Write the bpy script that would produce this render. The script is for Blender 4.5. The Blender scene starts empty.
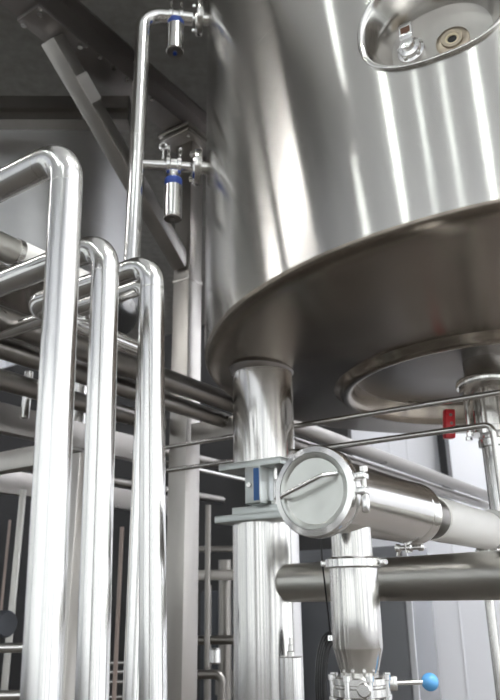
import bpy, bmesh, math, random
from mathutils import Vector as V, Matrix
PI = math.pi
C = bpy.context.scene.collection
random.seed(4)

# ------------------------------------------------------------------ camera and survey helpers
FPX = 700.0
EL, RO = math.radians(19.65), math.radians(-0.8)
EYE = V((0, 0, 1.6))
FW = V((0, math.cos(EL), math.sin(EL)))
_r, _u = V((1, 0, 0)), V((1, 0, 0)).cross(FW)
RT = _r*math.cos(RO) + _u*math.sin(RO)
UP = _u*math.cos(RO) - _r*math.sin(RO)
def ray(x, y): return FW + RT*((x-250)/FPX) + UP*((350-y)/FPX)
def at(x, y, d): return EYE + ray(x, y)*d
def atY(x, y, Y):
    r = ray(x, y); return EYE + r*(Y/r.y)
def atZ(x, y, z):
    r = ray(x, y); return EYE + r*((z-EYE.z)/r.z)
def px(p):
    d = V(p)-EYE; k = d.dot(FW)
    return 250+FPX*d.dot(RT)/k, 350-FPX*d.dot(UP)/k, k
def z_at(P, y):                       # height on the vertical through P seen at image row y
    lo, hi = -3.0, 12.0
    for _ in range(60):
        m = (lo+hi)/2
        if px((P.x, P.y, m))[1] > y: lo = m
        else: hi = m
    return lo
AZ = math.radians(34)
DR = V((math.sin(AZ), math.cos(AZ), 0))       # the hall's long axis
DL = V((-math.cos(AZ), math.sin(AZ), 0))      # across it
Z = V((0, 0, 1))
def along(P, d, x):                   # step t so that P + d*t is seen at image column x
    lo, hi = 0.0, 6.0
    s = 1 if px(P+d*0.3)[0] > px(P)[0] else -1
    for _ in range(60):
        m = (lo+hi)/2
        if (px(P+d*m)[0]-x)*s < 0: lo = m
        else: hi = m
    return lo

cam = bpy.data.cameras.new('camera'); co = bpy.data.objects.new('camera', cam); C.objects.link(co)
cam.sensor_fit = 'VERTICAL'; cam.sensor_height = 35; cam.sensor_width = 25; cam.lens = 35
m3 = Matrix((RT, UP, -FW)).transposed(); co.matrix_world = Matrix.Translation(EYE) @ m3.to_4x4()
cam.clip_start = 0.02; bpy.context.scene.camera = co
cam.dof.use_dof = True; cam.dof.focus_distance = 1.75; cam.dof.aperture_fstop = 5.0

# ------------------------------------------------------------------ materials
def nodes(name):
    m = bpy.data.materials.new(name); m.use_nodes = True
    nt = m.node_tree; return m, nt, nt.nodes['Principled BSDF']
def metal(name, col, rough, var=0.06, scale=(6, 6, 6), aniso=0.0, axis=None, rot=0.0, colvar=0.06, bump=0.0):
    m, nt, b = nodes(name); N, L = nt.nodes, nt.links
    b.inputs['Metallic'].default_value = 1
    tc = N.new('ShaderNodeTexCoord'); mp = N.new('ShaderNodeMapping'); mp.inputs['Scale'].default_value = scale
    L.new(tc.outputs['Object'], mp.inputs['Vector'])
    n = N.new('ShaderNodeTexNoise'); n.inputs['Scale'].default_value = 1; n.inputs['Detail'].default_value = 5
    L.new(mp.outputs[0], n.inputs['Vector'])
    r = N.new('ShaderNodeMapRange'); r.inputs['To Min'].default_value = rough-var; r.inputs['To Max'].default_value = rough+var
    L.new(n.outputs['Fac'], r.inputs['Value']); L.new(r.outputs[0], b.inputs['Roughness'])
    mx = N.new('ShaderNodeMix'); mx.data_type = 'RGBA'
    mx.inputs[6].default_value = (*[c*(1-colvar) for c in col], 1); mx.inputs[7].default_value = (*[min(1, c*(1+colvar)) for c in col], 1)
    L.new(n.outputs['Fac'], mx.inputs[0]); L.new(mx.outputs[2], b.inputs['Base Color'])
    if aniso:
        b.inputs['Anisotropic'].default_value = aniso; b.inputs['Anisotropic Rotation'].default_value = rot
        t = N.new('ShaderNodeTangent'); t.direction_type = 'RADIAL'; t.axis = axis or 'Z'
        L.new(t.outputs[0], b.inputs['Tangent'])
    if bump:
        bp = N.new('ShaderNodeBump'); bp.inputs['Strength'].default_value = bump; bp.inputs['Distance'].default_value = 0.004
        L.new(n.outputs['Fac'], bp.inputs['Height']); L.new(bp.outputs[0], b.inputs['Normal'])
    return m
def paint(name, col, rough=0.5, var=0.05, scale=4.0, spec=0.5, metallic=0.0):
    m, nt, b = nodes(name); N, L = nt.nodes, nt.links
    b.inputs['Roughness'].default_value = rough; b.inputs['Metallic'].default_value = metallic
    b.inputs['Specular IOR Level'].default_value = spec
    tc = N.new('ShaderNodeTexCoord'); n = N.new('ShaderNodeTexNoise'); n.inputs['Scale'].default_value = scale; n.inputs['Detail'].default_value = 6
    L.new(tc.outputs['Object'], n.inputs['Vector'])
    mx = N.new('ShaderNodeMix'); mx.data_type = 'RGBA'
    mx.inputs[6].default_value = (*[c*(1-var) for c in col], 1); mx.inputs[7].default_value = (*[min(1, c*(1+var)) for c in col], 1)
    L.new(n.outputs['Fac'], mx.inputs[0]); L.new(mx.outputs[2], b.inputs['Base Color'])
    return m
def emit(name, col, st):
    m, nt, b = nodes(name)
    b.inputs['Base Color'].default_value = (0.8, 0.8, 0.8, 1)
    b.inputs['Emission Color'].default_value = (*col, 1); b.inputs['Emission Strength'].default_value = st
    return m
SHELL = metal('brushed_shell_steel', (0.67, 0.655, 0.63), 0.19, 0.004, (0.6, 0.6, 8), 1.0, 'Z', 0.25, 0.015)
DISH = metal('satin_dish_steel', (0.31, 0.275, 0.235), 0.23, 0.02, (5, 5, 5), 0.8, 'Z', 0.25, 0.08)  # the dark reflection under the vessel is put into this colour
POL = metal('polished_pipe_steel', (0.80, 0.795, 0.785), 0.17, 0.004, (3, 3, 3), colvar=0.015)
LEG = metal('bright_leg_steel', (0.74, 0.73, 0.715), 0.16, 0.004, (6, 6, 3), colvar=0.02)
SAT = metal('satin_steel', (0.69, 0.68, 0.66), 0.16, 0.006, (9, 9, 3), colvar=0.04)
BRU = metal('brushed_frame_steel', (0.47, 0.45, 0.425), 0.34, 0.07, (12, 12, 2), colvar=0.12)
LID = metal('matt_lid_steel', (0.60, 0.615, 0.59), 0.33, 0.05, (14, 14, 14), colvar=0.04)
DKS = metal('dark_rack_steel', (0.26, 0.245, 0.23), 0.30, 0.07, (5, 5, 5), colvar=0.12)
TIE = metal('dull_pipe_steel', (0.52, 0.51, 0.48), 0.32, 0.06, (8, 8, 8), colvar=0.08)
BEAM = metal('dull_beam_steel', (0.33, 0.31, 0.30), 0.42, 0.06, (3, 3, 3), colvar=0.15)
FILM = metal('filmed_brace_steel', (0.42, 0.405, 0.385), 0.40, 0.1, (10, 10, 10), colvar=0.15, bump=0.25)
GALV = metal('galvanised_plate', (0.55, 0.58, 0.57), 0.36, 0.06, (20, 20, 20), colvar=0.06)
BGT = metal('far_vessel_steel', (0.80, 0.80, 0.80), 0.45, 0.05, (2, 2, 9), 0.8, 'Z', 0.25, 0.06)
BLUE = paint('blue_plastic', (0.13, 0.42, 0.82), 0.25, 0.02)
NAVY = paint('dark_blue_band', (0.02, 0.06, 0.30), 0.35, 0.05)
RED = paint('red_plastic', (0.62, 0.02, 0.03), 0.35, 0.05)
WHT = paint('white_sleeve', (0.93, 0.915, 0.88), 0.45, 0.03, 8)
RUB = paint('black_rubber', (0.012, 0.012, 0.013), 0.35, 0.1)
BRN = paint('brown_tag', (0.13, 0.06, 0.035), 0.5, 0.1)
DECK = paint('dark_deck_underside', (0.28, 0.275, 0.26), 0.8, 0.35, 14, 0.2)
GREY = paint('grey_cabinet_paint', (0.18, 0.185, 0.20), 0.45, 0.04)
DARK = paint('dark_machine_paint', (0.035, 0.04, 0.05), 0.5, 0.2)
SHADE_WALL = paint('under_deck_shade_paint', (0.022, 0.021, 0.021), 0.6, 0.15)
PANEL = paint('white_wall_panel', (0.78, 0.79, 0.83), 0.5, 0.02, 1.0)
SEAM = paint('panel_seam_grey', (0.68, 0.69, 0.72), 0.5)
CEIL = paint('pale_ceiling', (0.68, 0.68, 0.67), 0.7, 0.04, 1)
FLOOR = paint('grey_brown_floor', (0.075, 0.065, 0.055), 0.4, 0.15, 3)
FRAME = paint('window_frame_grey', (0.25, 0.25, 0.26), 0.5)
PANE_SHADE = emit('shaded_daylight_pane', (0.93, 1.0, 0.96), 0.42)
PANE = emit('daylight_pane', (0.95, 1.0, 0.985), 0.85)
WALL_FILL = emit('wall_fill_diffuser', (0.97, 0.98, 1.0), 330.0)
LAMP = emit('lamp_diffuser', (0.93, 1.0, 0.97), 50.0)
AISLE_FILL = emit('aisle_fill_diffuser', (1.0, 0.99, 0.96), 170.0)
DIM = emit('dim_lamp_diffuser', (0.93, 1.0, 0.97), 13.0)
DECK_FILL = emit('deck_fill_diffuser', (1.0, 0.98, 0.95), 26.0)
COPPER = paint('pinkish_rod_paint', (0.34, 0.27, 0.24), 0.4)

# ------------------------------------------------------------------ mesh helpers
def perp(a):
    a = a.normalized(); h = Z if abs(a.z) < 0.9 else V((1, 0, 0))
    u = h.cross(a).normalized(); return u, a.cross(u)
class MB:
    def __init__(s): s.v = []; s.f = []
    def ring(s, o, u, w, r, n):
        i = len(s.v)
        for k in range(n):
            a = 2*PI*k/n; s.v.append(o+u*(r*math.cos(a))+w*(r*math.sin(a)))
        return list(range(i, i+n))
    def bridge(s, A, B):
        n = len(A)
        for k in range(n): s.f.append((A[k], A[(k+1) % n], B[(k+1) % n], B[k]))
    def lathe(s, o, ax, prof, n=48, capa=True, capb=True):
        ax = ax.normalized(); u, w = perp(ax); prev = None
        for j, (r, h) in enumerate(prof):
            R = s.ring(o+ax*h, u, w, max(r, 1e-5), n)
            if prev: s.bridge(prev, R)
            elif capa: s.f.append(tuple(reversed(R)))
            prev = R
        if capb: s.f.append(tuple(prev))
        return s
    def cyl(s, a, b, r, n=32): return s.lathe(a, b-a, [(r, 0), (r, (b-a).length)], n)
    def tube(s, pts, r, bend=0.0, n=28, caps=True):
        P = [V(p) for p in pts]; Q = [P[0]]
        for k in range(1, len(P)-1):
            a, b = (P[k-1]-P[k]).normalized(), (P[k+1]-P[k]).normalized()
            ang = a.angle(b)
            if bend <= 0 or ang > PI-0.02: Q.append(P[k]); continue
            t = bend/math.tan(ang/2); c = P[k]+(a+b).normalized()*(bend/math.sin(ang/2))
            s0, s1 = P[k]+a*t-c, P[k]+b*t-c
            N = 12; tot = s0.angle(s1)
            for j in range(N+1):
                q = j/N
                Q.append(c+(s0*math.sin((1-q)*tot)+s1*math.sin(q*tot))/math.sin(tot))
        Q.append(P[-1])
        prev = None; t0 = (Q[1]-Q[0]).normalized(); u, w = perp(t0)
        for k, q in enumerate(Q):
            if k == 0: t = t0
            elif k == len(Q)-1: t = (Q[k]-Q[k-1]).normalized()
            else: t = ((Q[k]-Q[k-1]).normalized()+(Q[k+1]-Q[k]).normalized()).normalized()
            u = (u-t*u.dot(t)).normalized(); w = t.cross(u)
            R = s.ring(q, u, w, r, n)
            if prev: s.bridge(prev, R)
            elif caps: s.f.append(tuple(reversed(R)))
            prev = R
        if caps: s.f.append(tuple(prev))
        return s
    def box(s, c, ex, ey, ez):                 # half-extent vectors
        c = V(c); i = len(s.v)
        for a in (-1, 1):
            for b in (-1, 1):
                for d in (-1, 1): s.v.append(c+ex*a+ey*b+ez*d)
        for q in ((0, 1, 3, 2), (4, 6, 7, 5), (0, 4, 5, 1), (2, 3, 7, 6), (0, 2, 6, 4), (1, 5, 7, 3)):
            s.f.append(tuple(i+k for k in q))
        return s
    def bar(s, a, b, side, w, h):              # straight bar, w along side, h across
        d = (b-a); L = d.length; d = d.normalized(); side = (side-d*side.dot(d)).normalized(); up = d.cross(side)
        return s.box((a+b)/2, d*(L/2), side*(w/2), up*(h/2))
    def hexb(s, o, ax, r=0.01, h=0.008):
        return s.lathe(o, ax, [(r, 0), (r, h)], 6)
    def ball(s, c, r, n=32):
        return s.lathe(c, Z, [(r*math.sin(PI*k/18), -r*math.cos(PI*k/18)) for k in range(19)], n, False, False)
    def torus(s, c, ax, R, r, n=40, m=12):
        u, w = perp(ax); ax = ax.normalized(); prev = None; first = None
        for k in range(n):
            a = 2*PI*k/n; d = u*math.cos(a)+w*math.sin(a)
            q = s.ring(c+d*R, d, ax, r, m)
            if prev: s.bridge(prev, q)
            else: first = q
            prev = q
        s.bridge(prev, first); return s
def place(o, label=None, cat=None, group=None, kind=None):
    if label: o['label'] = label
    if cat: o['category'] = cat
    if group: o['group'] = group
    if kind: o['kind'] = kind
    return o
def wloc(o):
    p = V(o.location)
    while o.parent: o = o.parent; p += V(o.location)
    return p
def obj(name, mb, mat, parent=None, loc=None, bevel=0.0, sharp=35, label=None, normals=None):
    base = wloc(parent) if parent else V((0, 0, 0))
    if loc is None:
        if parent: loc = base.copy()
        else:
            xs = [p.x for p in mb.v]; ys = [p.y for p in mb.v]
            loc = V(((min(xs)+max(xs))/2, (min(ys)+max(ys))/2, min(p.z for p in mb.v)))
    me = bpy.data.meshes.new(name)
    me.from_pydata([tuple(p-loc) for p in mb.v], [], mb.f)
    bm = bmesh.new(); bm.from_mesh(me)
    bmesh.ops.recalc_face_normals(bm, faces=bm.faces)
    if bevel:
        ed = [e for e in bm.edges if len(e.link_faces) == 2 and e.calc_face_angle(0) > 0.6]
        bmesh.ops.bevel(bm, geom=ed, offset=bevel, segments=2, affect='EDGES', profile=0.5)
    bm.to_mesh(me); bm.free()
    me.polygons.foreach_set('use_smooth', [True]*len(me.polygons))
    me.set_sharp_from_angle(angle=math.radians(sharp))
    me.materials.append(mat)
    o = bpy.data.objects.new(name, me); C.objects.link(o)
    if parent: o.parent = parent; o.location = loc-base
    else: o.location = loc
    if label: o['label'] = label
    return o
def thing(name, loc, label, cat, group=None):
    o = bpy.data.objects.new(name, None); C.objects.link(o); o.location = loc; o.empty_display_size = 0.05
    return place(o, label, cat, group, 'thing')
def struct(name, mb, mat, parent=None, **k):
    o = obj(name, mb, mat, parent, **k)
    if not parent: o['kind'] = 'structure'
    return o
def solo(name, mb, mat, label, cat, group=None, **k):
    return place(obj(name, mb, mat, **k), label, cat, group, 'thing')
def H(a, b, z=0.0): return DR*a + DL*b + Z*z      # hall coordinates

# ------------------------------------------------------------------ hall shell
A0, A1, B0, B1, HT = -11.0, 9.0, -6.0, 12.5, 9.5
def slab(a0, a1, b0, b1, z0, z1):
    return MB().box(H((a0+a1)/2, (b0+b1)/2, (z0+z1)/2), DR*((a1-a0)/2), DL*((b1-b0)/2), Z*((z1-z0)/2))
struct('floor', slab(A0, A1, B0, B1, -0.1, 0), FLOOR)
struct('ceiling', slab(A0, A1, B0, B1, HT, HT+0.1), CEIL)
struct('wall_back', slab(A1, A1+0.1, B0, B1, 0, HT), PANEL)
def windowed(name, fixed, lo, hi, wins, axis):
    m = MB(); zs0, zs1 = 0.5, 6.0
    t = 0.1
    def piece(p0, p1, z0, z1):
        if axis == 'a': m.box(H(fixed-t/2, (p0+p1)/2, (z0+z1)/2), DR*(t/2), DL*((p1-p0)/2), Z*((z1-z0)/2))
        else: m.box(H((p0+p1)/2, fixed-t/2, (z0+z1)/2), DR*((p1-p0)/2), DL*(t/2), Z*((z1-z0)/2))
    piece(lo, hi, 0, zs0); piece(lo, hi, zs1, HT)
    e = [lo]+[q for w in wins for q in w]+[hi]
    for k in range(0, len(e), 2): piece(e[k], e[k+1], zs0, zs1)
    struct(name, m, PANEL)
    for w0, w1 in wins:
        global WN
        WN += 1
        def bx(mm, p0, p1, z0, z1, d):
            if axis == 'a': mm.box(H(fixed-t/2, (p0+p1)/2, (z0+z1)/2), DR*d, DL*((p1-p0)/2), Z*((z1-z0)/2))
            else: mm.box(H((p0+p1)/2, fixed-t/2, (z0+z1)/2), DR*((p1-p0)/2), DL*d, Z*((z1-z0)/2))
        pm = MB(); bx(pm, w0, w1, zs0, zs1, 0.005)
        p = struct('window_%d' % WN, pm, PANE_SHADE if name == 'wall_left' else PANE)
        fm = MB(); g = 0.05
        for z in (zs0+g/2, zs1-g/2, 2.3, 4.2): bx(fm, w0, w1, z-g/2, z+g/2, 0.04)
        nb = max(1, round((w1-w0)/0.9))
        for k in range(nb+1):
            q = w0+g/2+(w1-w0-g)*k/nb; bx(fm, q-g/2, q+g/2, zs0, zs1, 0.04)
        struct('window_frame', fm, FRAME, p)
WN = 0
windowed('wall_front', A0, B0, B1, [(-5.2, -3.6), (-2.8, -1.2), (-0.4, 1.2), (2.0, 3.6), (4.4, 6.0), (6.8, 8.4), (9.2, 10.8)], 'a')
windowed('wall_right', B0, A0, A1, [(-10.0, -8.2), (-7.2, -5.4), (-4.4, -2.6), (-1.6, 0.2), (1.6, 4.2), (5.2, 8.2)], 'b')
windowed('wall_left', B1+0.1, A0, A1, [(-10.0, -8.2), (-7.2, -5.4), (-4.4, -2.6), (-1.6, 0.2)], 'b')
# long ceiling lamps
LAMPS = [(0.0, 8.9, 'over the left side, nearest the deck'), (-2.4, 8.1, 'over the left side, second from the deck'), (-3.9, 6.9, 'over the left side, third from the deck'),
         (-5.3, 5.6, 'over the left side, fourth from the deck'), (-6.5, 3.6, 'near the middle of the window wall, left one'), (-7.1, 2.0, 'at the middle of the window wall'),
         (-7.4, 0.6, 'near the middle of the window wall, right one'), (-7.5, -1.1, 'towards the right wall by the windows'), (-7.6, -2.6, 'closest to the right wall by the windows')]
def lampbox(P, d, L, w, z0, z1):
    n = Z.cross(d); return MB().box(P+Z*((z0+z1)/2), d*(L/2), n*(w/2), Z*((z1-z0)/2))
for k, (a, b, wh_) in enumerate(LAMPS):
    P = H(a, b); d = (V((1.20, 2.88, 0))-P).normalized()      # the lamps point at the big vessel
    t = thing('ceiling_lamp', H(a, b, HT-0.14), 'long white ceiling lamp '+wh_, 'lamp', 'long ceiling lamps')
    obj('housing', lampbox(P, d, 1.2, 0.18, HT-0.1, HT-0.001), FRAME, t)
    obj('diffuser', lampbox(P, d, 1.16, 0.13, HT-0.14, HT-0.1), LAMP if k in (3, 4, 7) else DIM, t)
for k, b in enumerate((-4.5, -3.0, -1.5, 0.0, 1.5)):  # unseen lamps added to brighten the white back wall
    t = thing('wall_fill_lamp', H(7.4, b, HT-0.14), 'added fill lamp washing the white back wall, '+('closest to', 'second from', 'third from', 'fourth from', 'farthest from')[k]+' the right wall', 'lamp', 'added fill lamps along the back wall')
    obj('housing', slab(7.3, 7.5, b-0.6, b+0.6, HT-0.1, HT-0.001), FRAME, t)
    obj('diffuser', slab(7.31, 7.49, b-0.58, b+0.58, HT-0.14, HT-0.1), WALL_FILL, t)

for k, (a, b) in enumerate(((-0.5, -3.6), (-0.5, -2.2), (1.4, -3.6))):  # unseen lamps added over the aisle to brighten the white sleeve
    t = thing('aisle_fill_lamp', H(a, b, HT-0.16), ('added square fill lamp over the aisle, nearest the right wall', 'added square fill lamp over the aisle, nearer the vessel', 'added square fill lamp over the aisle, nearer the back wall')[k], 'lamp', 'added square fill lamps')
    obj('housing', slab(a-0.3, a+0.3, b-0.3, b+0.3, HT-0.11, HT-0.001), FRAME, t)
    obj('diffuser', slab(a-0.27, a+0.27, b-0.27, b+0.27, HT-0.16, HT-0.11), AISLE_FILL, t)

# ------------------------------------------------------------------ the big vessel
R = 1.40
TC = V((0.860*R, 2.058*R, 0)); ZR = 1.6+0.691*R; ZT = 5.6
def cylhit(x, y):
    d = ray(x, y); o = EYE-TC
    a = d.x**2+d.y**2; b = o.x*d.x+o.y*d.y; c = o.x**2+o.y**2-R*R
    t = (-b-math.sqrt(b*b-a*c))/a
    p = EYE+d*t; return math.atan2(p.y-TC.y, p.x-TC.x) % (2*PI), p.z
tank = thing('brewing_tank', (TC.x, TC.y, ZR-0.3), 'large brushed steel vessel on legs with an oval recess near the top', 'tank')
def cp(th, z, r=R): return V((TC.x+r*math.cos(th), TC.y+r*math.sin(th), z))
# recess outline in (theta, z)
pl, pr = cylhit(359, 32), cylhit(513, -2)
pc = ((pl[0]+pr[0])/2, (pl[1]+pr[1])/2)
pb = cylhit(430, 62)
RL = abs(pr[0]-pl[0])/2*R; RH = abs(pc[1]-pb[1])
print('recess', pl, pr, pb, RL, RH)
NP = 96
def outline(j, ins=0.0):              # superellipse outline, offset inwards by ins metres
    a = 2*PI*j/NP; c, s = math.cos(a), math.sin(a); e = 2/2.3
    return ((RL-ins)*math.copysign(abs(c)**e, c), (RH-ins)*math.copysign(abs(s)**e, s))
sh = MB()
T0, T1 = pc[0]-0.5, pc[0]+0.5; Zp0, Zp1 = pc[1]-0.32, pc[1]+0.32
def grid(t0, t1, z0, z1, nt, nz):
    i = len(sh.v)
    for a in range(nt+1):
        for b in range(nz+1): sh.v.append(cp(t0+(t1-t0)*a/nt, z0+(z1-z0)*b/nz))
    for a in range(nt):
        for b in range(nz):
            p = i+a*(nz+1)+b; sh.f.append((p, p+nz+1, p+nz+2, p+1))
ZS = ZR+0.012
grid(T1, T0+2*PI, ZS, ZT, 220, 8); grid(T0, T1, ZS, Zp0, 50, 4); grid(T0, T1, Zp1, ZT, 50, 4)
loops = []
for q in range(7):
    w = q/6; row = []
    for j in range(NP):
        a = 2*PI*(j)/NP; x0, y0 = outline(j)
        c, s = math.cos(a), math.sin(a); kx = 0.5*R; ky = 0.32
        ang = math.atan2(y0/RH, x0/RL); cc, ss = math.cos(ang), math.sin(ang); mm = max(abs(cc), abs(ss))
        x1, y1 = kx*cc/mm, ky*ss/mm
        row.append((x0*(1-w)+x1*w, y0*(1-w)+y1*w))
    loops.append(row)
idx = []
for row in loops:
    i = len(sh.v)
    for x, y in row: sh.v.append(cp(pc[0]+x/R, pc[1]+y))
    idx.append(list(range(i, i+NP)))
for a, b in zip(idx, idx[1:]): sh.bridge(a, b)
shell = obj('shell', sh, SHELL, tank, sharp=180)
me = shell.data; sl = wloc(shell)
me.normals_split_custom_set_from_vertices([V((v.co.x+sl.x-TC.x, v.co.y+sl.y-TC.y, 0)).normalized() for v in me.vertices])
rc = MB(); prev = None
prof = [(0.0, 0.0), (-0.004, 0.008), (-0.001, 0.013), (0.006, 0.012), (0.012, 0.004), (0.016, -0.006), (0.03, -0.05), (0.055, -0.13)]
for ins, dep in prof:
    i = len(rc.v)
    for j in range(NP):
        x, y = outline(j, ins); rc.v.append(cp(pc[0]+x/R, pc[1]+y, R+dep))
    row = list(range(i, i+NP))
    if prev: rc.bridge(prev, row)
    prev = row
rec = obj('recess_wall', rc, SAT, tank, sharp=180)
bk = MB(); i = 0
for j in range(NP):
    x, y = outline(j, 0.05); bk.v.append(cp(pc[0]+x/R, pc[1]+y, R-0.128))
bk.v.append(cp(pc[0], pc[1], R-0.128))
for j in range(NP): bk.f.append((j, (j+1) % NP, NP))
obj('recess_plate', bk, BRU, tank, sharp=180)
def inplate(x, y):                    # point on the recess plate seen at pixel
    d = ray(x, y); o = EYE-TC; r2 = R-0.128
    a = d.x**2+d.y**2; b = o.x*d.x+o.y*d.y; c = o.x**2+o.y**2-r2*r2
    p = EYE+d*((-b-math.sqrt(b*b-a*c))/a); n = V((p.x-TC.x, p.y-TC.y, 0)).normalized(); return p, n
p, n = inplate(412, 52); s_ = Z.cross(n)
g = obj('sight_gauge', MB().lathe(p, n, [(0.044, -0.01), (0.044, 0.012), (0.036, 0.016), (0.034, 0.03), (0.022, 0.034), (0.02, 0.05), (0.001, 0.052)], 40), POL, tank, label='chrome gauge fitting with a brown tag')
for k in range(5):
    a = 2*PI*k/5+0.4; obj('bolt', MB().hexb(p+s_*(0.036*math.cos(a))+Z*(0.036*math.sin(a))+n*0.012, n, 0.007, 0.012), SAT, g)
obj('tag_holder', MB().box(p+Z*0.045+n*0.045, s_*0.021, Z*0.03, n*0.006), POL, g, bevel=0.002)
obj('tag', MB().box(p+Z*0.047+n*0.052, s_*0.015, Z*0.011, n*0.002), BRN, g)
p, n = inplate(453, 42)
g = obj('spray_port', MB().lathe(p, n, [(0.052, -0.01), (0.052, 0.006), (0.044, 0.012), (0.034, 0.013), (0.032, 0.02), (0.022, 0.02), (0.018, 0.012), (0.018, -0.005)], 44), metal('tarnished_ring', (0.5, 0.43, 0.34), 0.3, 0.05, (40, 40, 40), colvar=0.25), tank, label='tarnished ring port with a dark centre')
obj('port_seal', MB().torus(p+n*0.014, n, 0.019, 0.005), paint('cream_seal', (0.7, 0.62, 0.45), 0.5), g)
obj('port_bore_shade', MB().lathe(p, n, [(0.016, -0.004), (0.016, 0.012)], 24), RUB, g)  # solid black plug; the hole's shade is put into its colour
# bottom: tight knuckle, then a shallow skewed cone that meets the hanging ring (which sits off the vessel axis)
RC = V((TC.x-0.09*R, TC.y+0.10*R, 0)); rr = 0.48*R; zr = 1.6+0.62*R
prof = [(R, 0.013, 0), (R-0.0015, 0.004, 0), (R-0.006, -0.003, 0), (R-0.013, -0.009, 0), (R-0.022, -0.0135, 0), (R-0.045, -0.020, 0)]
ze = zr+0.036-ZR
for k in range(1, 17):
    q = k/16; prof.append((R-0.045+(rr+0.024-R+0.045)*q, -0.020+(ze+0.020)*q, q))
dm = MB(); prev = None
for r_, h_, q in prof:
    c_ = TC.lerp(RC, q)+Z*(ZR+h_); row = dm.ring(c_, V((1, 0, 0)), V((0, 1, 0)), r_, 160)
    if prev: dm.bridge(prev, row)
    prev = row
def zcone(P):
    q = (R-0.045-math.hypot(P.x-TC.x, P.y-TC.y))/(R-0.045-rr); return ZR-0.020+(ze+0.020)*q
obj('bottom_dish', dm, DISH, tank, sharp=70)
obj('top_plate', MB().lathe(TC+Z*ZT, Z, [(R, 0), (R, 0.02), (0.3, 0.25), (0.001, 0.26)], 96, False, False), SHELL, tank)
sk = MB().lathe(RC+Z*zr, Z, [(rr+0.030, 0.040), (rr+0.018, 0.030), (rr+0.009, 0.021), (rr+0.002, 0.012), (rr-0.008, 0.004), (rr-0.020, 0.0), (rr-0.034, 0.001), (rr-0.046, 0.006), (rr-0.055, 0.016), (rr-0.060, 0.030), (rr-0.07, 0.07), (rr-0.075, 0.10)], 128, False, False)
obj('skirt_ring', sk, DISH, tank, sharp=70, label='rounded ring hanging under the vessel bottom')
obj('sump_dish', MB().lathe(RC+Z*zr, Z, [(rr-0.070, 0.095), (rr-0.2, 0.085), (0.2, 0.07), (0.001, 0.06)], 96, False, False), DKS, tank, sharp=70)  # darker steel here puts the shade inside the ring into the colour
# outlet under the ring
OC = at(486, 378, 2.95); ozt = zr+0.085
ozf = z_at(OC, 384)
O_ = V((OC.x, OC.y, 0))
obj('outlet_neck', MB().lathe(O_, Z, [(0.088, ozf-0.02), (0.088, ozt)], 48), SAT, tank)
obj('outlet_flange', MB().lathe(O_, Z, [(0.124, ozf-0.014), (0.127, ozf-0.008), (0.127, ozf+0.010), (0.12, ozf+0.018), (0.09, ozf+0.024)], 56), SAT, tank)

# ------------------------------------------------------------------ leg, weighing mount, lower column, tie pipe
LP = at(262.5, 375, 3.02)
LX = V((LP.x, LP.y, 0)); LR = 0.128
lr = (LX-TC).xy.length if False else math.hypot(LX.x-TC.x, LX.y-TC.y)
zu = z_at(LX, 466)
obj('leg', MB().lathe(LX, Z, [(LR, zu), (LR, zcone(LX)+0.03)], 64), LEG, tank)
obj('leg_weld', MB().lathe(LX, Z, [(LR, zcone(LX)-0.022), (LR+0.006, zcone(LX)-0.016), (LR+0.014, zcone(LX)+0.004), (LR+0.02, zcone(LX)+0.03)], 64, False, False), BEAM, tank)
rz = math.radians(12); e1, e2 = -DL, DR
PC = LX+V((0.008, -0.02, 0))
zl = z_at(LX, 524)
mt = thing('weighing_mount', PC+Z*zl, 'grey weighing mount with blue label between vessel leg and lower column', 'load cell')
obj('top_plate', MB().box(PC+Z*(zu-0.014), e1*0.148, e2*0.13, Z*0.014), GALV, mt, bevel=0.003)
obj('base_plate', MB().box(PC+Z*(zl+0.014), e1*0.160, e2*0.14, Z*0.014), GALV, mt, bevel=0.003)
obj('shim_plate', MB().box(PC+V((0.01, 0, 0))+Z*(zl+0.044), e1*0.115, e2*0.10, Z*0.016), GALV, mt, bevel=0.002)
zm = (zu-0.028+zl+0.06)/2; hz = (zu-0.028-zl-0.06)/2
cell = obj('load_cell', MB().box(PC-e2*0.10+e1*0.03+Z*zm, e1*0.036, e2*0.05, Z*hz), GALV, mt, bevel=0.006)
obj('cell_label', MB().box(PC-e2*0.152+e1*0.050+Z*(zm), e1*0.012, e2*0.002, Z*(hz*0.85)), paint('label_blue', (0.03, 0.12, 0.33), 0.4), cell)
obj('bolt', MB().hexb(PC-e2*0.15+e1*0.018+Z*zm, -e2, 0.011, 0.01), SAT, cell)
for sx in (1,):
    b = obj('stud', MB().cyl(PC+e1*(0.085*sx)-e2*0.07+Z*(zl+0.028), PC+e1*(0.085*sx)-e2*0.07+Z*(zu-0.028), 0.009, 16), SAT, mt)
    obj('nut', MB().hexb(PC+e1*(0.085*sx)-e2*0.07+Z*(zl+0.06), Z, 0.019, 0.016), SAT, b)
col = obj('support_column', MB().lathe(LX, Z, [(0.21, 0), (0.21, 0.02), (LR+0.004, 0.021), (LR+0.004, zl)], 64), LEG)
place(col, 'thick round steel column standing under the weighing mount', 'column', None, 'thing')
# tie pipe from the column towards the right foreground
td = ray(-73, 588); td.z = 0; td.normalize(); td = -td
ta = at(286, 586, 2.98); tb = at(500, 580, 1.98)
td = V((0.67, -0.74, 0)).normalized()
P0 = V((LX.x, LX.y, ta.z)); 
tz = ta.z+0.005
tp = solo('tie_pipe', MB().cyl(V((LX.x, LX.y, tz))+td*(LR-0.002), V((LX.x, LX.y, tz))+td*2.0, 0.069, 48), TIE, 'dull steel cross pipe running from the thick column to the right edge', 'pipe')

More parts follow.
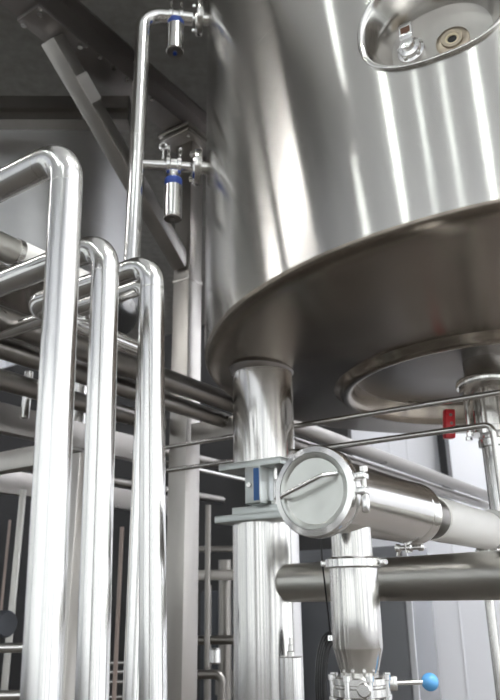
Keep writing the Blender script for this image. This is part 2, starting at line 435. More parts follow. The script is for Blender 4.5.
# ------------------------------------------------------------------ three tall supply pipes
def supply(top, bot, Y, r, dep, arm_x, label, tail=None):
    a, b = atY(*top, Y), atY(*bot, Y)
    d = (b-a).normalized(); foot = b+d*((b.z-0.0)/-d.z)
    e = a + DL*along(a, DL, arm_x)
    pts = [foot, a, e]
    if tail: pts.append(e+tail)
    t = MB().tube(pts, r, dep, 40)
    o = solo('supply_pipe', t, POL, label, 'pipe', 'tall bent supply pipes')
    return o, a, foot, e, d
S1 = supply((68, 152), (41, 700), 1.13, 0.0300, 0.062, -90, 'nearest and tallest polished bent pipe at the left, largest of three')
S2 = supply((106, 243), (92, 700), 1.38, 0.0300, 0.062, -60, 'middle polished bent pipe of the three tall ones')
S3 = supply((152, 263), (153, 700), 1.62, 0.0300, 0.062, 30, 'shortest polished bent pipe, beside the square steel post', tail=DR*0.5)
qq = at(146, 360, 2.15); qv = V((qq.x, qq.y, 0))
solo('return_pipe', MB().tube([qv, qv+Z*z_at(qv, 284), qv+Z*z_at(qv, 284)+DL*0.9], 0.0275, 0.05, 32), POL, 'slimmer pipe standing close behind the shortest bent pipe', 'pipe')
# welds on the pipes: fine collars at the elbows
for (o, a, foot, e, d), nm in zip((S1, S2, S3), 'abc'):
    for q in (a+d*0.075, a+DL*0.075):
        ax = d if q == a+d*0.075 else DL
        obj('weld', MB().lathe(q, ax, [(0.0302, -0.002), (0.0306, 0), (0.0302, 0.002)], 40, False, False), SAT, o)

# ------------------------------------------------------------------ sampling pipe with two arms to the vessel
cth = math.atan2(-TC.y, -TC.x)
half = math.acos(R/math.hypot(TC.x, TC.y))
nth = cth-half+math.radians(3.5)
nd = V((math.cos(nth), math.sin(nth), 0))
nb_ = V((TC.x, TC.y, 0))+nd*R
print('nozzle px', px(nb_+Z*3.5))
SPX = nb_+nd*0.30
# slide so that the riser is seen at column 139
lo, hi = 0.05, 0.8
for _ in range(50):
    m = (lo+hi)/2
    if px(nb_+nd*m+Z*z_at(nb_, 130))[0] > 138.5: lo = m
    else: hi = m
SPX = nb_+nd*lo
zA, zB = z_at(nb_+nd*0.15, 17), z_at(nb_+nd*0.15, 166)
rs = 0.036
riser = thing('sampling_pipe', V((SPX.x, SPX.y, 0)), 'vertical steel pipe with two short arms reaching the vessel side', 'pipe')
fe = nd*0.075
obj('riser', MB().tube([V((SPX.x, SPX.y, z_at(SPX, 292)))+DL*1.6, V((SPX.x, SPX.y, z_at(SPX, 292))), V((SPX.x, SPX.y, zA)), nb_+fe+Z*zA], rs, 0.085, 36), POL, riser)
obj('arm', MB().tube([V((SPX.x, SPX.y, zB))+nd*-0.0, nb_+fe+Z*zB], 0.024, 0, 32), POL, riser)
obj('weld', MB().lathe(V((SPX.x, SPX.y, zB+0.14)), Z, [(rs+0.0002, -0.003), (rs+0.001, 0), (rs+0.0002, 0.003)], 36, False, False), SAT, riser)
for zz, nm in ((zA, 'upper'), (zB, 'lower')):
    f = obj('nozzle_flange', MB().lathe(nb_-nd*0.03+Z*zz, nd, [(0.03, 0), (0.03, 0.055), (0.078, 0.056), (0.082, 0.062), (0.082, 0.086), (0.074, 0.094), (0.04, 0.098)], 48), SAT, tank)
    for k in range(6):
        a = 2*PI*k/6+0.3; u, w = perp(nd)
        obj('bolt', MB().hexb(nb_+nd*0.055+u*(0.062*math.cos(a))+w*(0.062*math.sin(a))+Z*zz, nd, 0.010, 0.022), POL, f)
def sampler(zz, pxx, ytop, ybot, label, body_r, capmat):
    t = along(nb_+nd*0.45+Z*zz, -nd, pxx)
    c = nb_+nd*(0.45-t)+Z*zz
    V0 = V((c.x, c.y, 0)); zt = z_at(V0, ytop); zb = z_at(V0, ybot)
    s = thing('sampling_valve', V((c.x, c.y, zb)), label, 'valve', 'sampling valves on the pipe arms')
    obj('clamp', MB().lathe(c-nd*0.035, nd, [(0.03, 0), (0.044, 0.004), (0.044, 0.018), (0.038, 0.022), (0.038, 0.05), (0.044, 0.054), (0.044, 0.068), (0.03, 0.07)], 32), POL, s)
    for q in (-0.027, 0.025):
        b = obj('clamp_bolt', MB().cyl(c+nd*q+Z*0.035, c+nd*q+Z*0.085, 0.007, 12), SAT, s)
        obj('wing_nut', MB().box(c+nd*q+Z*0.078, nd*0.006, nd.cross(Z)*0.022, Z*0.007), SAT, b)
    if zz == zB:
        obj('eye_screw', MB().torus(c+nd*0.05+Z*0.10, nd.cross(Z), 0.016, 0.006, 24, 10).cyl(c+nd*0.05+Z*0.03, c+nd*0.05+Z*0.085, 0.006, 12), POL, s)
    obj('neck', MB().cyl(V((c.x, c.y, zt)), c, 0.022, 24), POL, s)
    obj('blue_collar', MB().lathe(V0, Z, [(0.036, zt-0.002), (0.04, zt+0.004), (0.04, zt+0.03), (0.034, zt+0.036)], 36), NAVY, s, label='dark blue collar')
    r = body_r
    bd = obj('cylinder_body', MB().lathe(V0, Z, [(r-0.003, zb), (r, zb+0.003), (r, zt-0.006), (r-0.006, zt)], 40), SAT, s)
    obj('end_cap', MB().lathe(V0, Z, [(r-0.002, zb+0.004), (r-0.004, zb-0.001), (0.012, zb-0.002), (0.012, zb-0.008), (0.001, zb-0.009)], 36), DKS, bd)
    obj('indicator', MB().lathe(V0, Z, [(0.010, zb-0.014), (0.010, zb)], 20), capmat, bd, label='blue indicator button' if capmat is NAVY else None)
    return s
sampler(zA, 176, 26, 52, 'upper sampling valve, steel cylinder hanging at the top of the picture', 0.043, NAVY)
sampler(zB, 174, 186, 219, 'lower sampling valve, steel cylinder hanging below the middle pipe arm', 0.041, DKS)

# ------------------------------------------------------------------ filter housing with hatch, branch, valve, white hose
FC = at(315.5, 491, 1.46)            # centre of the lid's front
FC0 = FC
uF, wF = DL*-1, Z                     # lid plane: right, up
br = 0.079
tB = along(FC+DR*0.02, DR, 413)+0.02
fh = thing('filter_housing', FC-Z*0.09, 'round steel filter housing with a handled lid facing the camera', 'filter')
obj('body', MB().lathe(FC, DR, [(br, 0.03), (br, tB-0.012), (br+0.002, tB-0.008), (br+0.003, tB-0.003), (br-0.002, tB+0.003), (br-0.012, tB+0.028), (br-0.022, tB+0.042)], 72), SAT, fh)
obj('weld', MB().lathe(FC+DR*(tB-0.05), DR, [(br+0.0003, -0.003), (br+0.0018, 0), (br+0.0003, 0.003)], 72, False, False), SAT, fh)
lid = obj('lid', MB().lathe(FC, DR, [(0.001, -0.006), (0.068, -0.006), (0.0715, -0.009), (0.079, -0.011), (0.0815, -0.007), (0.082, 0.012)], 80, False, True), LID, fh)
obj('clamp_ring', MB().lathe(FC, DR, [(0.080, -0.012), (0.092, -0.010), (0.095, -0.004), (0.095, 0.020), (0.091, 0.028), (0.079, 0.034)], 80, False, False), POL, fh)
def fp(x, y, o=0.0):                 # point on the lid plane seen at pixel, lifted towards the camera
    d = ray(x, y); n = DR; t = (FC-EYE).dot(n)/d.dot(n); return EYE+d*t-DR*o
h0, h1 = fp(289, 499, 0.006), fp(334, 476, 0.006)
dd = (h1-h0).normalized()
obj('handle', MB().tube([h0+dd*0.004, h0-DR*0.032-dd*0.002, h1-DR*0.032-dd*0.010, h1-DR*0.0+dd*0.012], 0.0048, 0.012, 20), POL, lid)
# hinge pieces on the right of the clamp ring, latch on the left
q = FC+uF*0.1+DR*0.008
cl = obj('clamp_latch', MB().box(q+Z*0.022, uF*0.014, Z*0.0065, DR*0.012).box(q-Z*0.008, uF*0.014, Z*0.0065, DR*0.012), POL, fh, bevel=0.002)
obj('latch_bolt', MB().cyl(q+uF*0.008-Z*0.05, q+uF*0.008+Z*0.036, 0.0045, 16).hexb(q+uF*0.008+Z*0.03, Z, 0.009, 0.01), SAT, cl)
obj('wing_nut', MB().lathe(q+uF*0.008-Z*0.052, Z, [(0.006, 0), (0.0085, 0.004), (0.0085, 0.034), (0.006, 0.038)], 16), POL, cl)
q = FC-uF*0.094+DR*0.006
cl = obj('clamp_latch', MB().box(q+Z*0.012, uF*0.006, Z*0.022, DR*0.012), POL, fh, bevel=0.003)
obj('latch_pin', MB().cyl(q-uF*0.006-Z*0.012, q-uF*0.006+Z*0.03, 0.005, 14), SAT, cl)
# sleeve end
hs = thing('white_hose', FC+DR*(tB+0.05), 'white sleeved pipe joining the back of the filter housing', 'hose')
rh = 0.056
e_end = 0.75
obj('ferrule', MB().lathe(FC, DR, [(rh+0.001, tB+0.042), (rh+0.003, tB+0.046), (rh+0.003, tB+0.135), (rh, tB+0.138)], 56), DKS, hs)
tw = along(FC+DR*0.02, DR, 486)+0.02
obj('sleeve', MB().lathe(FC, DR, [(rh+0.003, tB+0.130), (rh+0.007, tB+0.134), (rh+0.007, tw-0.004), (rh+0.002, tw)], 56), WHT, hs)
fl = obj('end_coupling', MB().lathe(FC, DR, [(rh-0.004, tw-0.01), (rh-0.004, tw+0.05), (rh+0.018, tw+0.052), (rh+0.02, tw+0.058), (rh+0.02, tw+0.085), (rh-0.004, tw+0.09), (rh-0.004, tw+0.25)], 56), TIE, hs)
# small drain clamps hanging below
for px_, dz in ((405, 0.004), (484, 0.0)):
    tq = along(FC+DR*0.02, DR, px_)+0.02; rb = br if px_ < 440 else rh
    c = FC+DR*tq-Z*(rb+0.012)-uF*0.0
    par = fh if px_ < 440 else hs
    dc = obj('drain_clamp', MB().lathe(c-uF*0.035, uF, [(0.006, 0), (0.011, 0.004), (0.011, 0.012), (0.006, 0.016), (0.006, 0.03), (0.011, 0.034), (0.011, 0.044), (0.006, 0.048), (0.006, 0.062), (0.01, 0.064), (0.01, 0.074), (0.005, 0.078)], 18), POL, par)
    obj('clamp_stub', MB().cyl(c+Z*0.02, c-Z*0.012, 0.009, 16), SAT, dc)
    obj('clamp_screw', MB().cyl(c-uF*0.03-Z*0.02, c-uF*0.022+Z*0.008, 0.005, 12), SAT, dc)
# branch down
tb_ = along(FC+DR*0.02, DR, 349)+0.02
BC = FC+DR*tb_; BX = V((BC.x, BC.y, 0))
zc1 = z_at(BX, 563); zt1 = z_at(BX, 649); zt2 = z_at(BX, 673); zv = z_at(BX, 685)
r1, r2, r3 = 0.0445, 0.0525, 0.039
obj('branch', MB().lathe(BX, Z, [(r1, zc1+0.006), (r1, BC.z-0.04)], 56), SAT, fh)
rp = thing('reducer_pipe', V((BX.x, BX.y, zt2)), 'vertical steel pipe narrowing at its foot below the filter housing', 'pipe')
obj('pipe_wall', MB().lathe(BX, Z, [(r3, zv+0.012), (r3, zt2), (r2-0.001, zt1), (r2, zt1+0.004), (r2, zc1-0.012), (r2-0.002, zc1-0.006), (r1, zc1-0.004)], 64), SAT, rp, sharp=20)
cr = obj('clamp_ring', MB().lathe(BX, Z, [(r2+0.004, zc1-0.011), (r2+0.009, zc1-0.008), (r2+0.009, zc1+0.007), (r2+0.003, zc1+0.011), (r1, zc1+0.013)], 64), POL, rp)
for sx in (-1, 1):
    q = BX+V((1, -0.25, 0)).normalized()*(sx*(r2+0.011))+Z*zc1
    lk = obj('clamp_lug', MB().box(q, V((0.007, 0, 0)), V((0, 0.011, 0)), Z*0.0065), POL, cr, bevel=0.002)
cr2 = obj('clamp_bolt', MB().cyl(q+V((0.004, -0.02, 0)), q+V((0.004, 0.03, 0)), 0.005, 12), SAT, cr)
# butterfly valve
bv = thing('butterfly_valve', V((BX.x, BX.y, zv-0.03)), 'bolted steel butterfly valve with blue ball lever', 'valve')
vb = obj('valve_body', MB().lathe(BX, Z, [(r3, zv-0.022), (0.058, zv-0.021), (0.0605, zv-0.018), (0.0605, zv-0.004), (0.057, zv-0.002), (0.057, zv+0.002), (0.0605, zv+0.004), (0.0605, zv+0.015), (0.058, zv+0.018), (r3, zv+0.019)], 64), SAT, bv)
for k in range(8):
    a = 2*PI*k/8+0.2
    o_ = BX+V((math.cos(a), math.sin(a), 0))*0.060
    obj('bolt', MB().lathe(o_+Z*(zv-0.027), Z, [(0.008, 0), (0.008, 0.008), (0.0055, 0.009), (0.0055, 0.038), (0.008, 0.039), (0.008, 0.049)], 10), POL, vb)
obj('stem_boss', MB().lathe(BX+Z*(zv-0.003)+V((0, -0.055, 0)), V((-0.2, -1, 0)), [(0.014, 0), (0.014, 0.014), (0.011, 0.017)], 28), SAT, vb)
hd = V((1, 0.12, 0)).normalized()
hz_ = Z*(zv+0.002)
obj('lever_block', MB().box(BX+hd*0.066+hz_, hd*0.011, hd.cross(Z)*0.012, Z*0.014), SAT, bv, bevel=0.003)
bl = along(BX+hz_+hd*0.06, hd, 430)+0.06
lv = obj('lever', MB().cyl(BX+hz_+hd*0.07, BX+hz_+hd*(bl-0.012), 0.0046, 20), POL, bv)
obj('lever_ball', MB().ball(BX+hz_+hd*bl, 0.0178), BLUE, lv, label='shiny blue ball knob')
solo('drop_pipe', MB().lathe(BX, Z, [(r3-0.001, 0.0), (r3-0.001, zv-0.022)], 56), SAT, 'steel pipe dropping to the floor below the butterfly valve', 'pipe')

# ------------------------------------------------------------------ thin rods crossing in front of the vessel underside
a0, a1 = at(290, 427.5, 3.30), None
rA = at(296, 426, 3.18)
rod1 = MB().cyl(rA+DL*1.0, rA-DL*1.5, 0.0115, 20)
sl_ = solo('guide_rod', rod1, SAT, 'upper thin steel rod crossing beneath the vessel bottom to the right edge', 'rod', 'thin steel rods')
rB = at(332, 447, 2.9)
tx = along(rB, -DL, 492)
kx_ = rB-DL*tx
rod2 = MB().tube([rB+DL*0.92, kx_, V((kx_.x+0.005, kx_.y, kx_.z-0.62))], 0.0115, 0.03, 20)
solo('guide_rod', rod2, SAT, 'lower thin steel rod that bends straight down beside the outlet valve', 'rod', 'thin steel rods')
rC = at(200, 470, 4.3)
solo('guide_rod', MB().cyl(rC-DR*0.4, rC+DR*0.9, 0.012, 16), SAT, 'short thin rod slanting down behind the two long rods', 'rod', 'thin steel rods')

# ------------------------------------------------------------------ outlet valve under the vessel
OV = V((OC.x, OC.y, 0)); zo = z_at(OV, 430)
ov = thing('outlet_valve', OV+Z*(zo-0.03), 'flanged outlet valve with red lever under the vessel ring', 'valve')
obj('valve_body', MB().lathe(OV, Z, [(0.06, zo-0.02), (0.09, zo-0.018), (0.09, zo+0.004), (0.08, zo+0.008), (0.08, ozf-0.05), (0.1, ozf-0.046), (0.115, ozf-0.04), (0.115, ozf-0.0145)], 56), SAT, ov)
for k in range(8):
    a = 2*PI*k/8+0.15; q = OV+V((math.cos(a), math.sin(a), 0))*0.102
    s_b = obj('tie_bolt', MB().cyl(q+Z*(zo-0.02), q+Z*(ozf-0.012), 0.007, 12), SAT, ov)
    obj('nut', MB().hexb(q+Z*(zo-0.03), Z, 0.014, 0.016), POL, s_b)
rdv = at(449, 424, px(OC)[2]-0.03)
lvr = obj('red_lever', MB().box(rdv, V((0.022, 0.006, 0)), V((-0.004, 0.014, 0)), Z*0.062+V((0.006, 0, 0))), RED, ov, bevel=0.006, label='red plastic lever')
for dz in (-0.038, 0.0, 0.036):
    obj('lever_screw', MB().hexb(rdv+V((0.006, -0.012, dz)), V((0.2, -1, 0)), 0.007, 0.006), DKS, lvr)
obj('lever_stem', MB().cyl(rdv+V((0.015, 0.0, -0.02)), V((OV.x-0.05, OV.y, rdv.z-0.02)), 0.013, 16), SAT, ov)
LPp = at(493, 470, 2.30); LPx = V((LPp.x, LPp.y, 0))
dp = solo('drain_pipe', MB().tube([OV+Z*(zo-0.015), OV+Z*(zo-0.12), V((OV.x, OV.y, 0.9))], 0.052, 0.0, 36), POL, 'polished vertical pipe below the outlet valve at the right edge', 'pipe')
obj('clamp_ring', MB().lathe(OV+Z*(zo-0.055), Z, [(0.053, -0.02), (0.064, -0.016), (0.064, 0.012), (0.053, 0.018)], 40), POL, dp)
pp = at(490, 606, 2.6); pq = V((pp.x, pp.y, 0))
pb_ = solo('thin_pole', MB().cyl(pq, pq+Z*(z_at(pq, 570)), 0.017, 20), SAT, 'thin bare steel pole in the lower right corner', 'pole')

# ------------------------------------------------------------------ small cylinder, black hose coil
cy = at(291, 656, 2.05); cx = V((cy.x, cy.y, 0))
pc_ = thing('pneumatic_cylinder', cx, 'slim upright steel cylinder with thin rod in front of thick column', 'cylinder')
zt = cy.z
obj('barrel', MB().lathe(cx, Z, [(0.035, 0), (0.035, zt-0.003), (0.032, zt), (0.012, zt+0.001)], 36), POL, pc_)
obj('piston_rod', MB().lathe(cx, Z, [(0.012, zt-0.01), (0.012, zt+0.012), (0.008, zt+0.014), (0.008, zt+0.03), (0.0045, zt+0.031), (0.0045, zt+0.05)], 18), SAT, pc_)
hp = at(334, 692, 2.3)
cd = V((1, 0.3, 0)).normalized()
for k in range(4):
    u = cd; off = V((0, 1, 0))*(0.021*k)
    m = MB(); pts = []
    for j in range(33):
        a = 2*PI*j/32; pts.append(hp+off+u*((0.034+0.006*k)*math.sin(a))+Z*((0.15+0.008*k)*math.cos(a)))
    m.tube(pts, 0.0095, 0, 12)
    solo('black_hose', m, RUB, ['front loop of black hose hanging beside the reducer pipe', 'second loop of black hose hanging behind the front loop', 'third loop of black hose in the hanging coil', 'rear loop of black hose in the hanging coil'][k], 'hose', 'coiled black hose loops')
hk = solo('hose_hook', MB().tube([hp+Z*0.165+V((0, -0.02, 0)), hp+Z*0.16+V((0, 0.08, 0))], 0.006, 0, 12).box(hp+Z*0.165+V((0, -0.01, 0.0)), cd*0.014, V((0, 0.004, 0)), Z*0.008), POL, 'small bright hook holding the black hose coil', 'hook')
cbt = at(322, 560, 2.3)
solo('black_cable', MB().tube([cbt+Z*0.2, cbt, hp+Z*0.17+V((0, 0.02, 0))], 0.003, 0.02, 10), RUB, 'thin black cable dropping to the hose coil', 'cable')

# ------------------------------------------------------------------ steel frame: post, beams, knee brace, deck
PP = at(186, 450, 3.95); pw = 0.128
PX = V((PP.x, PP.y, 0))+DR*(pw/2)+DL*(pw/2)       # axis; the near corner is at PP
zbb = z_at(V((PP.x, PP.y, 0)), 132)
post = MB().box(PX+Z*(zbb/2), DR*(pw/2), DL*(pw/2), Z*(zbb/2))
post_o = solo('square_post', post, BRU, 'square brushed steel post standing behind the shortest bent pipe', 'post', bevel=0.006)
BH = 0.24
bA, bB = PX-DR*3.2, PX+DR*2.2
bm_ = MB()
for zz, w, h in ((zbb+0.008, 0.16, 0.016), (zbb+BH-0.008, 0.16, 0.016)):
    bm_.bar(bA+Z*zz, bB+Z*zz, DL, w, h)
bm_.bar(bA+Z*(zbb+BH/2), bB+Z*(zbb+BH/2), DL, 0.02, BH-0.03)
bt = solo('steel_beam', bm_, BEAM, 'dark bolted steel beam running under the deck above the brace', 'beam')
for k in range(6):
    q = PX-DR*(1.02-0.11*k)-DL*0.075+Z*zbb
    obj('bolt', MB().hexb(q-DL*0.0, -Z, 0.013, 0.02), SAT, bt)
# knee brace
lo = PX-DR*(pw/2-0.01)+Z*(z_at(V((PP.x, PP.y, 0)), 262))
best = None
for k in range(100, 320):
    q = PX-DR*(k/100.0)+Z*(zbb-0.06); e = abs(px(q)[0]-52)
    if best is None or e < best[0]: best = (e, k/100.0, q)
print('brace top', best, px(best[2]))
hi_ = best[2]
br_ = thing('knee_brace', lo, 'slanting square brace bolted between the beam and the square post', 'brace')
obj('tube', MB().bar(lo, hi_, DL, 0.10, 0.10), FILM, br_, bevel=0.005)
bd_ = (hi_-lo).normalized()
ep = obj('end_plate', MB().box(V((hi_.x, hi_.y, zbb-0.012)), DR*0.17, DL*0.085, Z*0.012), BEAM, br_, bevel=0.002)
for a in (-0.14, 0.14):
    for b in (-0.065, 0.065): obj('bolt', MB().hexb(V((hi_.x, hi_.y, zbb-0.024))+DR*a+DL*b, -Z, 0.016, 0.022), POL, ep)
obj('protective_film', MB().bar(hi_-bd_*0.38-DL*0.052, hi_-bd_*0.22-DL*0.052, Z, 0.11, 0.004), paint('torn_film', (0.5, 0.48, 0.46), 0.35), br_, label='torn patch of pale film')
# cap plate assembly on the post
cpz = zbb
cap = thing('post_bracket', PX+Z*(cpz-0.13), 'stepped steel bracket on top of the square post', 'bracket')
obj('bracket_plate', MB().box(PX+Z*(cpz-0.02)-DR*0.02, DR*0.16, DL*0.13, Z*0.012), BRU, cap, bevel=0.002)
obj('bracket_plate', MB().box(PX+Z*(cpz-0.055)-DR*0.02, DR*0.15, DL*0.12, Z*0.010), BRU, cap, bevel=0.002)
for b in (-0.09, 0.09): obj('bolt', MB().hexb(PX-DR*0.13+DL*b+Z*(cpz-0.065), -Z, 0.013, 0.02), POL, cap)
gp = PX-DR*(pw/2+0.0)+Z*(lo.z-0.02)
solo('gusset_plate', MB().box(PX+Z*(lo.z-0.10), DR*(pw/2+0.004), DL*(pw/2+0.004), Z*0.012), BRU, 'flat steel collar around the post under the brace foot', 'plate', bevel=0.002)
# deck over the frame, kept clear of the vessel
dz0 = zbb+BH
pa = PX.dot(DR); pb2 = PX.dot(DL)
ca_, cb_ = TC.dot(DR), TC.dot(DL)
poly = [(pa-3.6, cb_+1.45), (ca_-1.75, cb_+1.45)]
poly += [(ca_+1.44*math.cos(math.radians(f)), cb_+1.44*math.sin(math.radians(f))) for f in range(154, 20, -4)]
poly += [(pa+3.2, cb_+0.5), (pa+3.2, pb2+4.6), (pa-3.6, pb2+4.6)]
dk = MB(); n_ = len(poly)
dk.v = [H(a, b, dz0) for a, b in poly]+[H(a, b, dz0+0.12) for a, b in poly]
dk.f = [tuple(range(n_)), tuple(range(2*n_-1, n_-1, -1))]+[(k, (k+1) % n_, n_+(k+1) % n_, n_+k) for k in range(n_)]
struct('ceiling_deck', dk, DECK)
# unseen battens added under the deck to brighten the far vessel and rack
for k, (ta_, tb2) in enumerate(((-2.9, 1.2), (-2.9, 2.8))):
    q = PX+DR*ta_+DL*tb2+Z*dz0
    t = thing('deck_fill_lamp', q-Z*0.09, ('added fill lamp under the deck edge, nearer the steel beam', 'added fill lamp under the deck edge, farther from the steel beam')[k], 'lamp', 'added fill lamps under the deck')
    obj('housing', MB().box(q-Z*0.03, DR*0.05, DL*0.6, Z*0.03), FRAME, t)
    obj('diffuser', MB().box(q-Z*0.075, DR*0.04, DL*0.58, Z*0.015), DECK_FILL, t)
# cross channel further back, and its lip
eb = MB(); ec = at(60, 113, 4.22); ed = V((1, 0.02, 0)).normalized()
eb.bar(ec-ed*2.2, ec+ed*0.42, Z, 0.17, 0.10).bar(ec-ed*2.2-V((0, 0.07, 0))-Z*0.02, ec+ed*0.42-V((0, 0.07, 0))-Z*0.02, Z, 0.03, 0.04)
solo('cross_channel', eb, DKS, 'horizontal steel channel across the front of the far vessel', 'beam')

# ------------------------------------------------------------------ far vessel on the left
tcx = at(26, 240, 5.3); FX = V((tcx.x, tcx.y, 0)); fr = 0.86
fzb = z_at(FX, 318)+0.08
fv = thing('storage_tank', FX+Z*(fzb-0.3), 'dull steel vessel at the far left behind the bent pipes', 'tank')
obj('shell', MB().lathe(FX, Z, [(fr, fzb), (fr, dz0-0.002)], 128), BGT, fv)
obj('bottom_dish', MB().lathe(FX, Z, [(fr, fzb), (fr-0.01, fzb-0.04), (fr-0.06, fzb-0.085), (fr-0.2, fzb-0.14), (0.5, fzb-0.24), (0.12, fzb-0.3), (0.001, fzb-0.3)], 128, False, True), SAT, fv)
for ang in (-0.6, -1.7, 1.0, 2.6):
    q = FX+V((math.cos(ang), math.sin(ang), 0))*(fr-0.16)
    obj('leg', MB().lathe(q, Z, [(0.07, 0), (0.07, fzb-0.1)], 28), SAT, fv)
# white hose in front of it
wq = at(24, 257, 2.6)
wh = thing('insulated_pipe', wq, 'white insulated pipe with steel end behind the tallest bent pipe', 'pipe')
obj('sleeve', MB().cyl(wq-DR*0.04, wq+DR*0.45, 0.054, 44), WHT, wh)
obj('steel_end', MB().lathe(wq-DR*0.04, -DR, [(0.050, -0.01), (0.050, 0.55)], 44), TIE, wh, label='polished steel end')
obj('band', MB().lathe(wq-DR*0.04, -DR, [(0.055, -0.012), (0.055, 0.012)], 44), SAT, wh)

# ------------------------------------------------------------------ pipe rack behind
def rackpipe(x, y, d, r, dirv, back, fwd_, mat, label, cat='pipe', group='pipes of the rack behind', name='rack_pipe'):
    p = at(x, y, d)
    return solo(name, MB().cyl(p-dirv*back, p+dirv*fwd_, r, 32), mat, label, cat, group), p
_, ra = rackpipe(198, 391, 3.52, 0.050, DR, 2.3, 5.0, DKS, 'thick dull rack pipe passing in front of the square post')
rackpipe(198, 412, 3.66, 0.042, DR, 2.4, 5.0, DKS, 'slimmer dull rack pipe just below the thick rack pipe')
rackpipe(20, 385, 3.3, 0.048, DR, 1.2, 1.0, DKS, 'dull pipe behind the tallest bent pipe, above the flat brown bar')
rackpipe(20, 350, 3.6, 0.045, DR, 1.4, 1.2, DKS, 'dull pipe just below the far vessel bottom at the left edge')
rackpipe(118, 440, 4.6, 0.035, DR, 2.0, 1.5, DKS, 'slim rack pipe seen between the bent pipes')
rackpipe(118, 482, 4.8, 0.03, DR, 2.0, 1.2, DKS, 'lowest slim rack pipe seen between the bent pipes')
def rackbar(x, y, d, w, h, dirv, b0, f0, mat, label, name='rack_bar'):
    p = at(x, y, d)
    return solo(name, MB().bar(p-dirv*b0, p+dirv*f0, Z, h, w), mat, label, 'beam', 'flat bars of the rack behind', bevel=0.004), p
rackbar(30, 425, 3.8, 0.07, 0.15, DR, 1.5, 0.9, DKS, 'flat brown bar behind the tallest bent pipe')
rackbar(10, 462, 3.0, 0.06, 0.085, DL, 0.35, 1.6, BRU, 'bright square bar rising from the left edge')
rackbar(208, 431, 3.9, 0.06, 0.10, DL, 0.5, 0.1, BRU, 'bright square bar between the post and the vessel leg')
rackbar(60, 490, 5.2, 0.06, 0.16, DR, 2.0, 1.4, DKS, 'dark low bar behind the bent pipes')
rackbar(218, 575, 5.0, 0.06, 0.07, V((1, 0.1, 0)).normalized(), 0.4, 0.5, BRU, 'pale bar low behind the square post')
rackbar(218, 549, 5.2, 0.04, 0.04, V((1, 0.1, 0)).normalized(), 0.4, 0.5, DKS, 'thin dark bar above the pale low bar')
for (x, y0, y1, d, r, mat, lab) in (
    (16, 490, 645, 4.4, 0.022, TIE, 'slim vertical pipe near the left edge behind tallest bent pipe'),
    (5, 520, 620, 4.6, 0.009, COPPER, 'thin pinkish rod at the left edge'),
    (119, 527, 660, 3.6, 0.011, COPPER, 'thin pinkish rod standing between two bent pipes'),
    (27, 372, 418, 3.55, 0.022, SAT, 'short upright stub between rack pipes at the left'),
    (208, 505, 545, 4.9, 0.02, DKS, 'short dark upright behind the square post'),
    (208, 585, 640, 4.9, 0.025, DKS, 'dark upright pipe low behind the square post'),
    (225, 560, 600, 5.3, 0.05, DKS, 'dark thick upright behind the vessel column')):
    p = at(x, (y0+y1)/2, d); q = V((p.x, p.y, 0))
    solo('upright_pipe', MB().cyl(q+Z*(z_at(q, y1) if x == 27 else 0.0), q+Z*z_at(q, y0), r, 20), mat, lab, 'pipe', 'short uprights in the rack')
# clutter low down
p = at(2, 624, 3.0); solo('motor_drum', MB().lathe(p+DL*0.3, -DL, [(0.05, 0), (0.055, 0.01), (0.055, 0.33), (0.048, 0.34)], 32), DARK, 'dark drum end poking in low at the left edge', 'motor')
for k, (x, y, d, ln, lab) in enumerate(((0, 648, 2.9, 0.16, 'level steel pipe low at the left edge'), (0, 696, 2.8, 0.14, 'lowest steel pipe in the bottom left corner'))):
    p = at(x, y, d); solo('low_pipe', MB().cyl(p-V((0.3, 0, 0)), p+V((ln, 0.02, 0)), 0.02, 24), SAT, lab, 'pipe', 'low pipes at the left edge')
for k, y in enumerate((663, 672, 682, 697)):
    p = at(122, y, 4.2)
    solo('low_pipe', MB().cyl(p-V((0.12, 0, 0)), p+V((0.2, 0.02, 0)), 0.012, 16), SAT, ['topmost', 'second', 'third', 'lowest'][k]+' of four small level pipes low between the bent pipes', 'pipe', 'small level pipes between the bent pipes')
p = at(214, 690, 4.4)
solo('bent_pipe', MB().tube([p+V((-0.12, 0, 0.09)), p+V((0.05, 0, 0.09)), p+V((0.05, 0, -0.5))], 0.028, 0.05, 24), DKS, 'dark bent pipe low between the post and column', 'pipe')
p = at(215, 656, 4.3)
lk = solo('pipe_clamp', MB().lathe(p-Z*0.045, Z, [(0.028, 0), (0.036, 0.01), (0.036, 0.08), (0.028, 0.09)], 24), POL, 'small shiny clamp low between the post and column', 'clamp')
p = at(218, 640, 4.8)
solo('low_pipe', MB().cyl(p-V((0.25, 0, 0)), p+V((0.3, 0, 0)), 0.03, 24), DKS, 'dark level pipe above the small shiny clamp', 'pipe')
# square upright between the first two bent pipes
p = at(72, 580, 2.0); sq = V((p.x, p.y, 0)); zt = z_at(sq, 455)
solo('square_upright', MB().box(sq+Z*(zt/2), DR*0.033, DL*0.033, Z*(zt/2)), BRU, 'pale square upright between the two largest bent pipes', 'post', bevel=0.004)

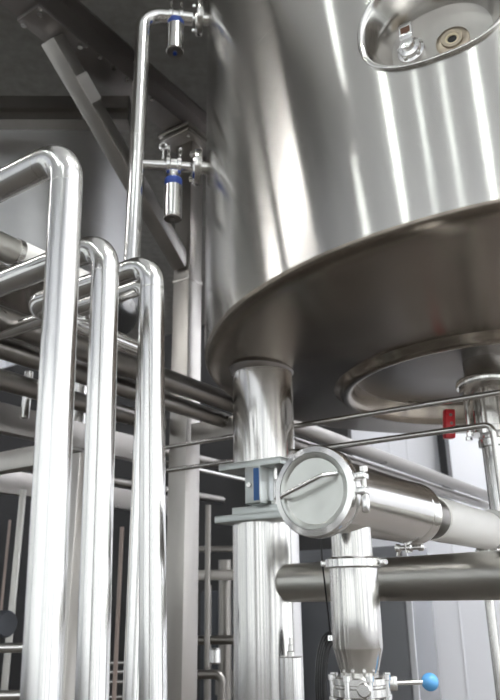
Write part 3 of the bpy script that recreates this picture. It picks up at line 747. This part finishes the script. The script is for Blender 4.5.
# ------------------------------------------------------------------ background: white wall fittings, grey cabinet, dark sheet for under-deck shade
ra_ = 5.9
def onwall(x, a, y=620):               # DL coordinate of the point of plane a seen at column x
    d = ray(x, y); t = a/d.dot(DR); return (d*t).dot(DL)
bx0 = onwall(349, 8.2, 450)
struct('wall_shade_partition', slab(8.2, 8.3, bx0, B1, 0, 6.0), SHADE_WALL)  # added dark sheet; the shade under the deck is put into its colour
for k, x in enumerate((405, 424, 462, 520, 580)):
    b = onwall(x, A1, 640)
    struct('trim_%d' % (k+1), slab(A1-0.005, A1, b-0.012, b+0.012, 0, HT), SEAM)
b = onwall(441, A1-0.2, 450)
solo('cable_duct', slab(A1-0.16, A1-0.002, b-0.05, b+0.05, z_at(H(A1-0.1, b), 495), HT-0.5), RUB, 'dark vertical duct on the white wall behind the red lever', 'duct')
ca = 6.2
b0, b1 = onwall(416, ca, 650), onwall(302, ca, 650)
q = H(ca, (b0+b1)/2); zc = z_at(q, 548)
cb = thing('control_cabinet', q, 'plain grey cabinet standing before the white wall', 'cabinet')
obj('body', slab(ca, ca+0.5, b0, b1, 0, zc), GREY, cb, bevel=0.006)
obj('edge_trim', slab(ca-0.012, ca+0.002, b0, b0+0.05, 0.02, zc-0.02), SEAM, cb)
obj('door', slab(ca-0.01, ca+0.002, b0+0.07, b1-0.03, 0.1, zc-0.05), GREY, cb, bevel=0.003)
ma = 5.6
b0, b1 = onwall(262, ma, 600), onwall(200, ma, 600)
mc = thing('pump_skid', H(ma, (b0+b1)/2), 'dark machine behind the vessel column', 'machine')
obj('casing', slab(ma, ma+0.5, b0, b1, 0, z_at(H(ma, b0), 590)), DARK, mc, bevel=0.02)
obj('vent', slab(ma-0.02, ma+0.01, b0+0.2, b1-0.2, 0.8, 1.0), DKS, mc)

# ------------------------------------------------------------------ world and colour
w = bpy.data.worlds.new('hall_daylight'); bpy.context.scene.world = w; w.use_nodes = True
bg = w.node_tree.nodes['Background']; bg.inputs[0].default_value = (0.75, 0.87, 1, 1); bg.inputs[1].default_value = 0.6
sc = bpy.context.scene
sc.view_settings.view_transform = 'Standard'; sc.view_settings.look = 'None'
sc.view_settings.exposure = 0.45; sc.view_settings.gamma = 1; sc.view_settings.use_curve_mapping = False
sc.render.engine = 'CYCLES'
sc.cycles.max_bounces = 10; sc.cycles.glossy_bounces = 7; sc.cycles.diffuse_bounces = 3
sc.cycles.use_denoising = True; sc.cycles.sample_clamp_indirect = 6
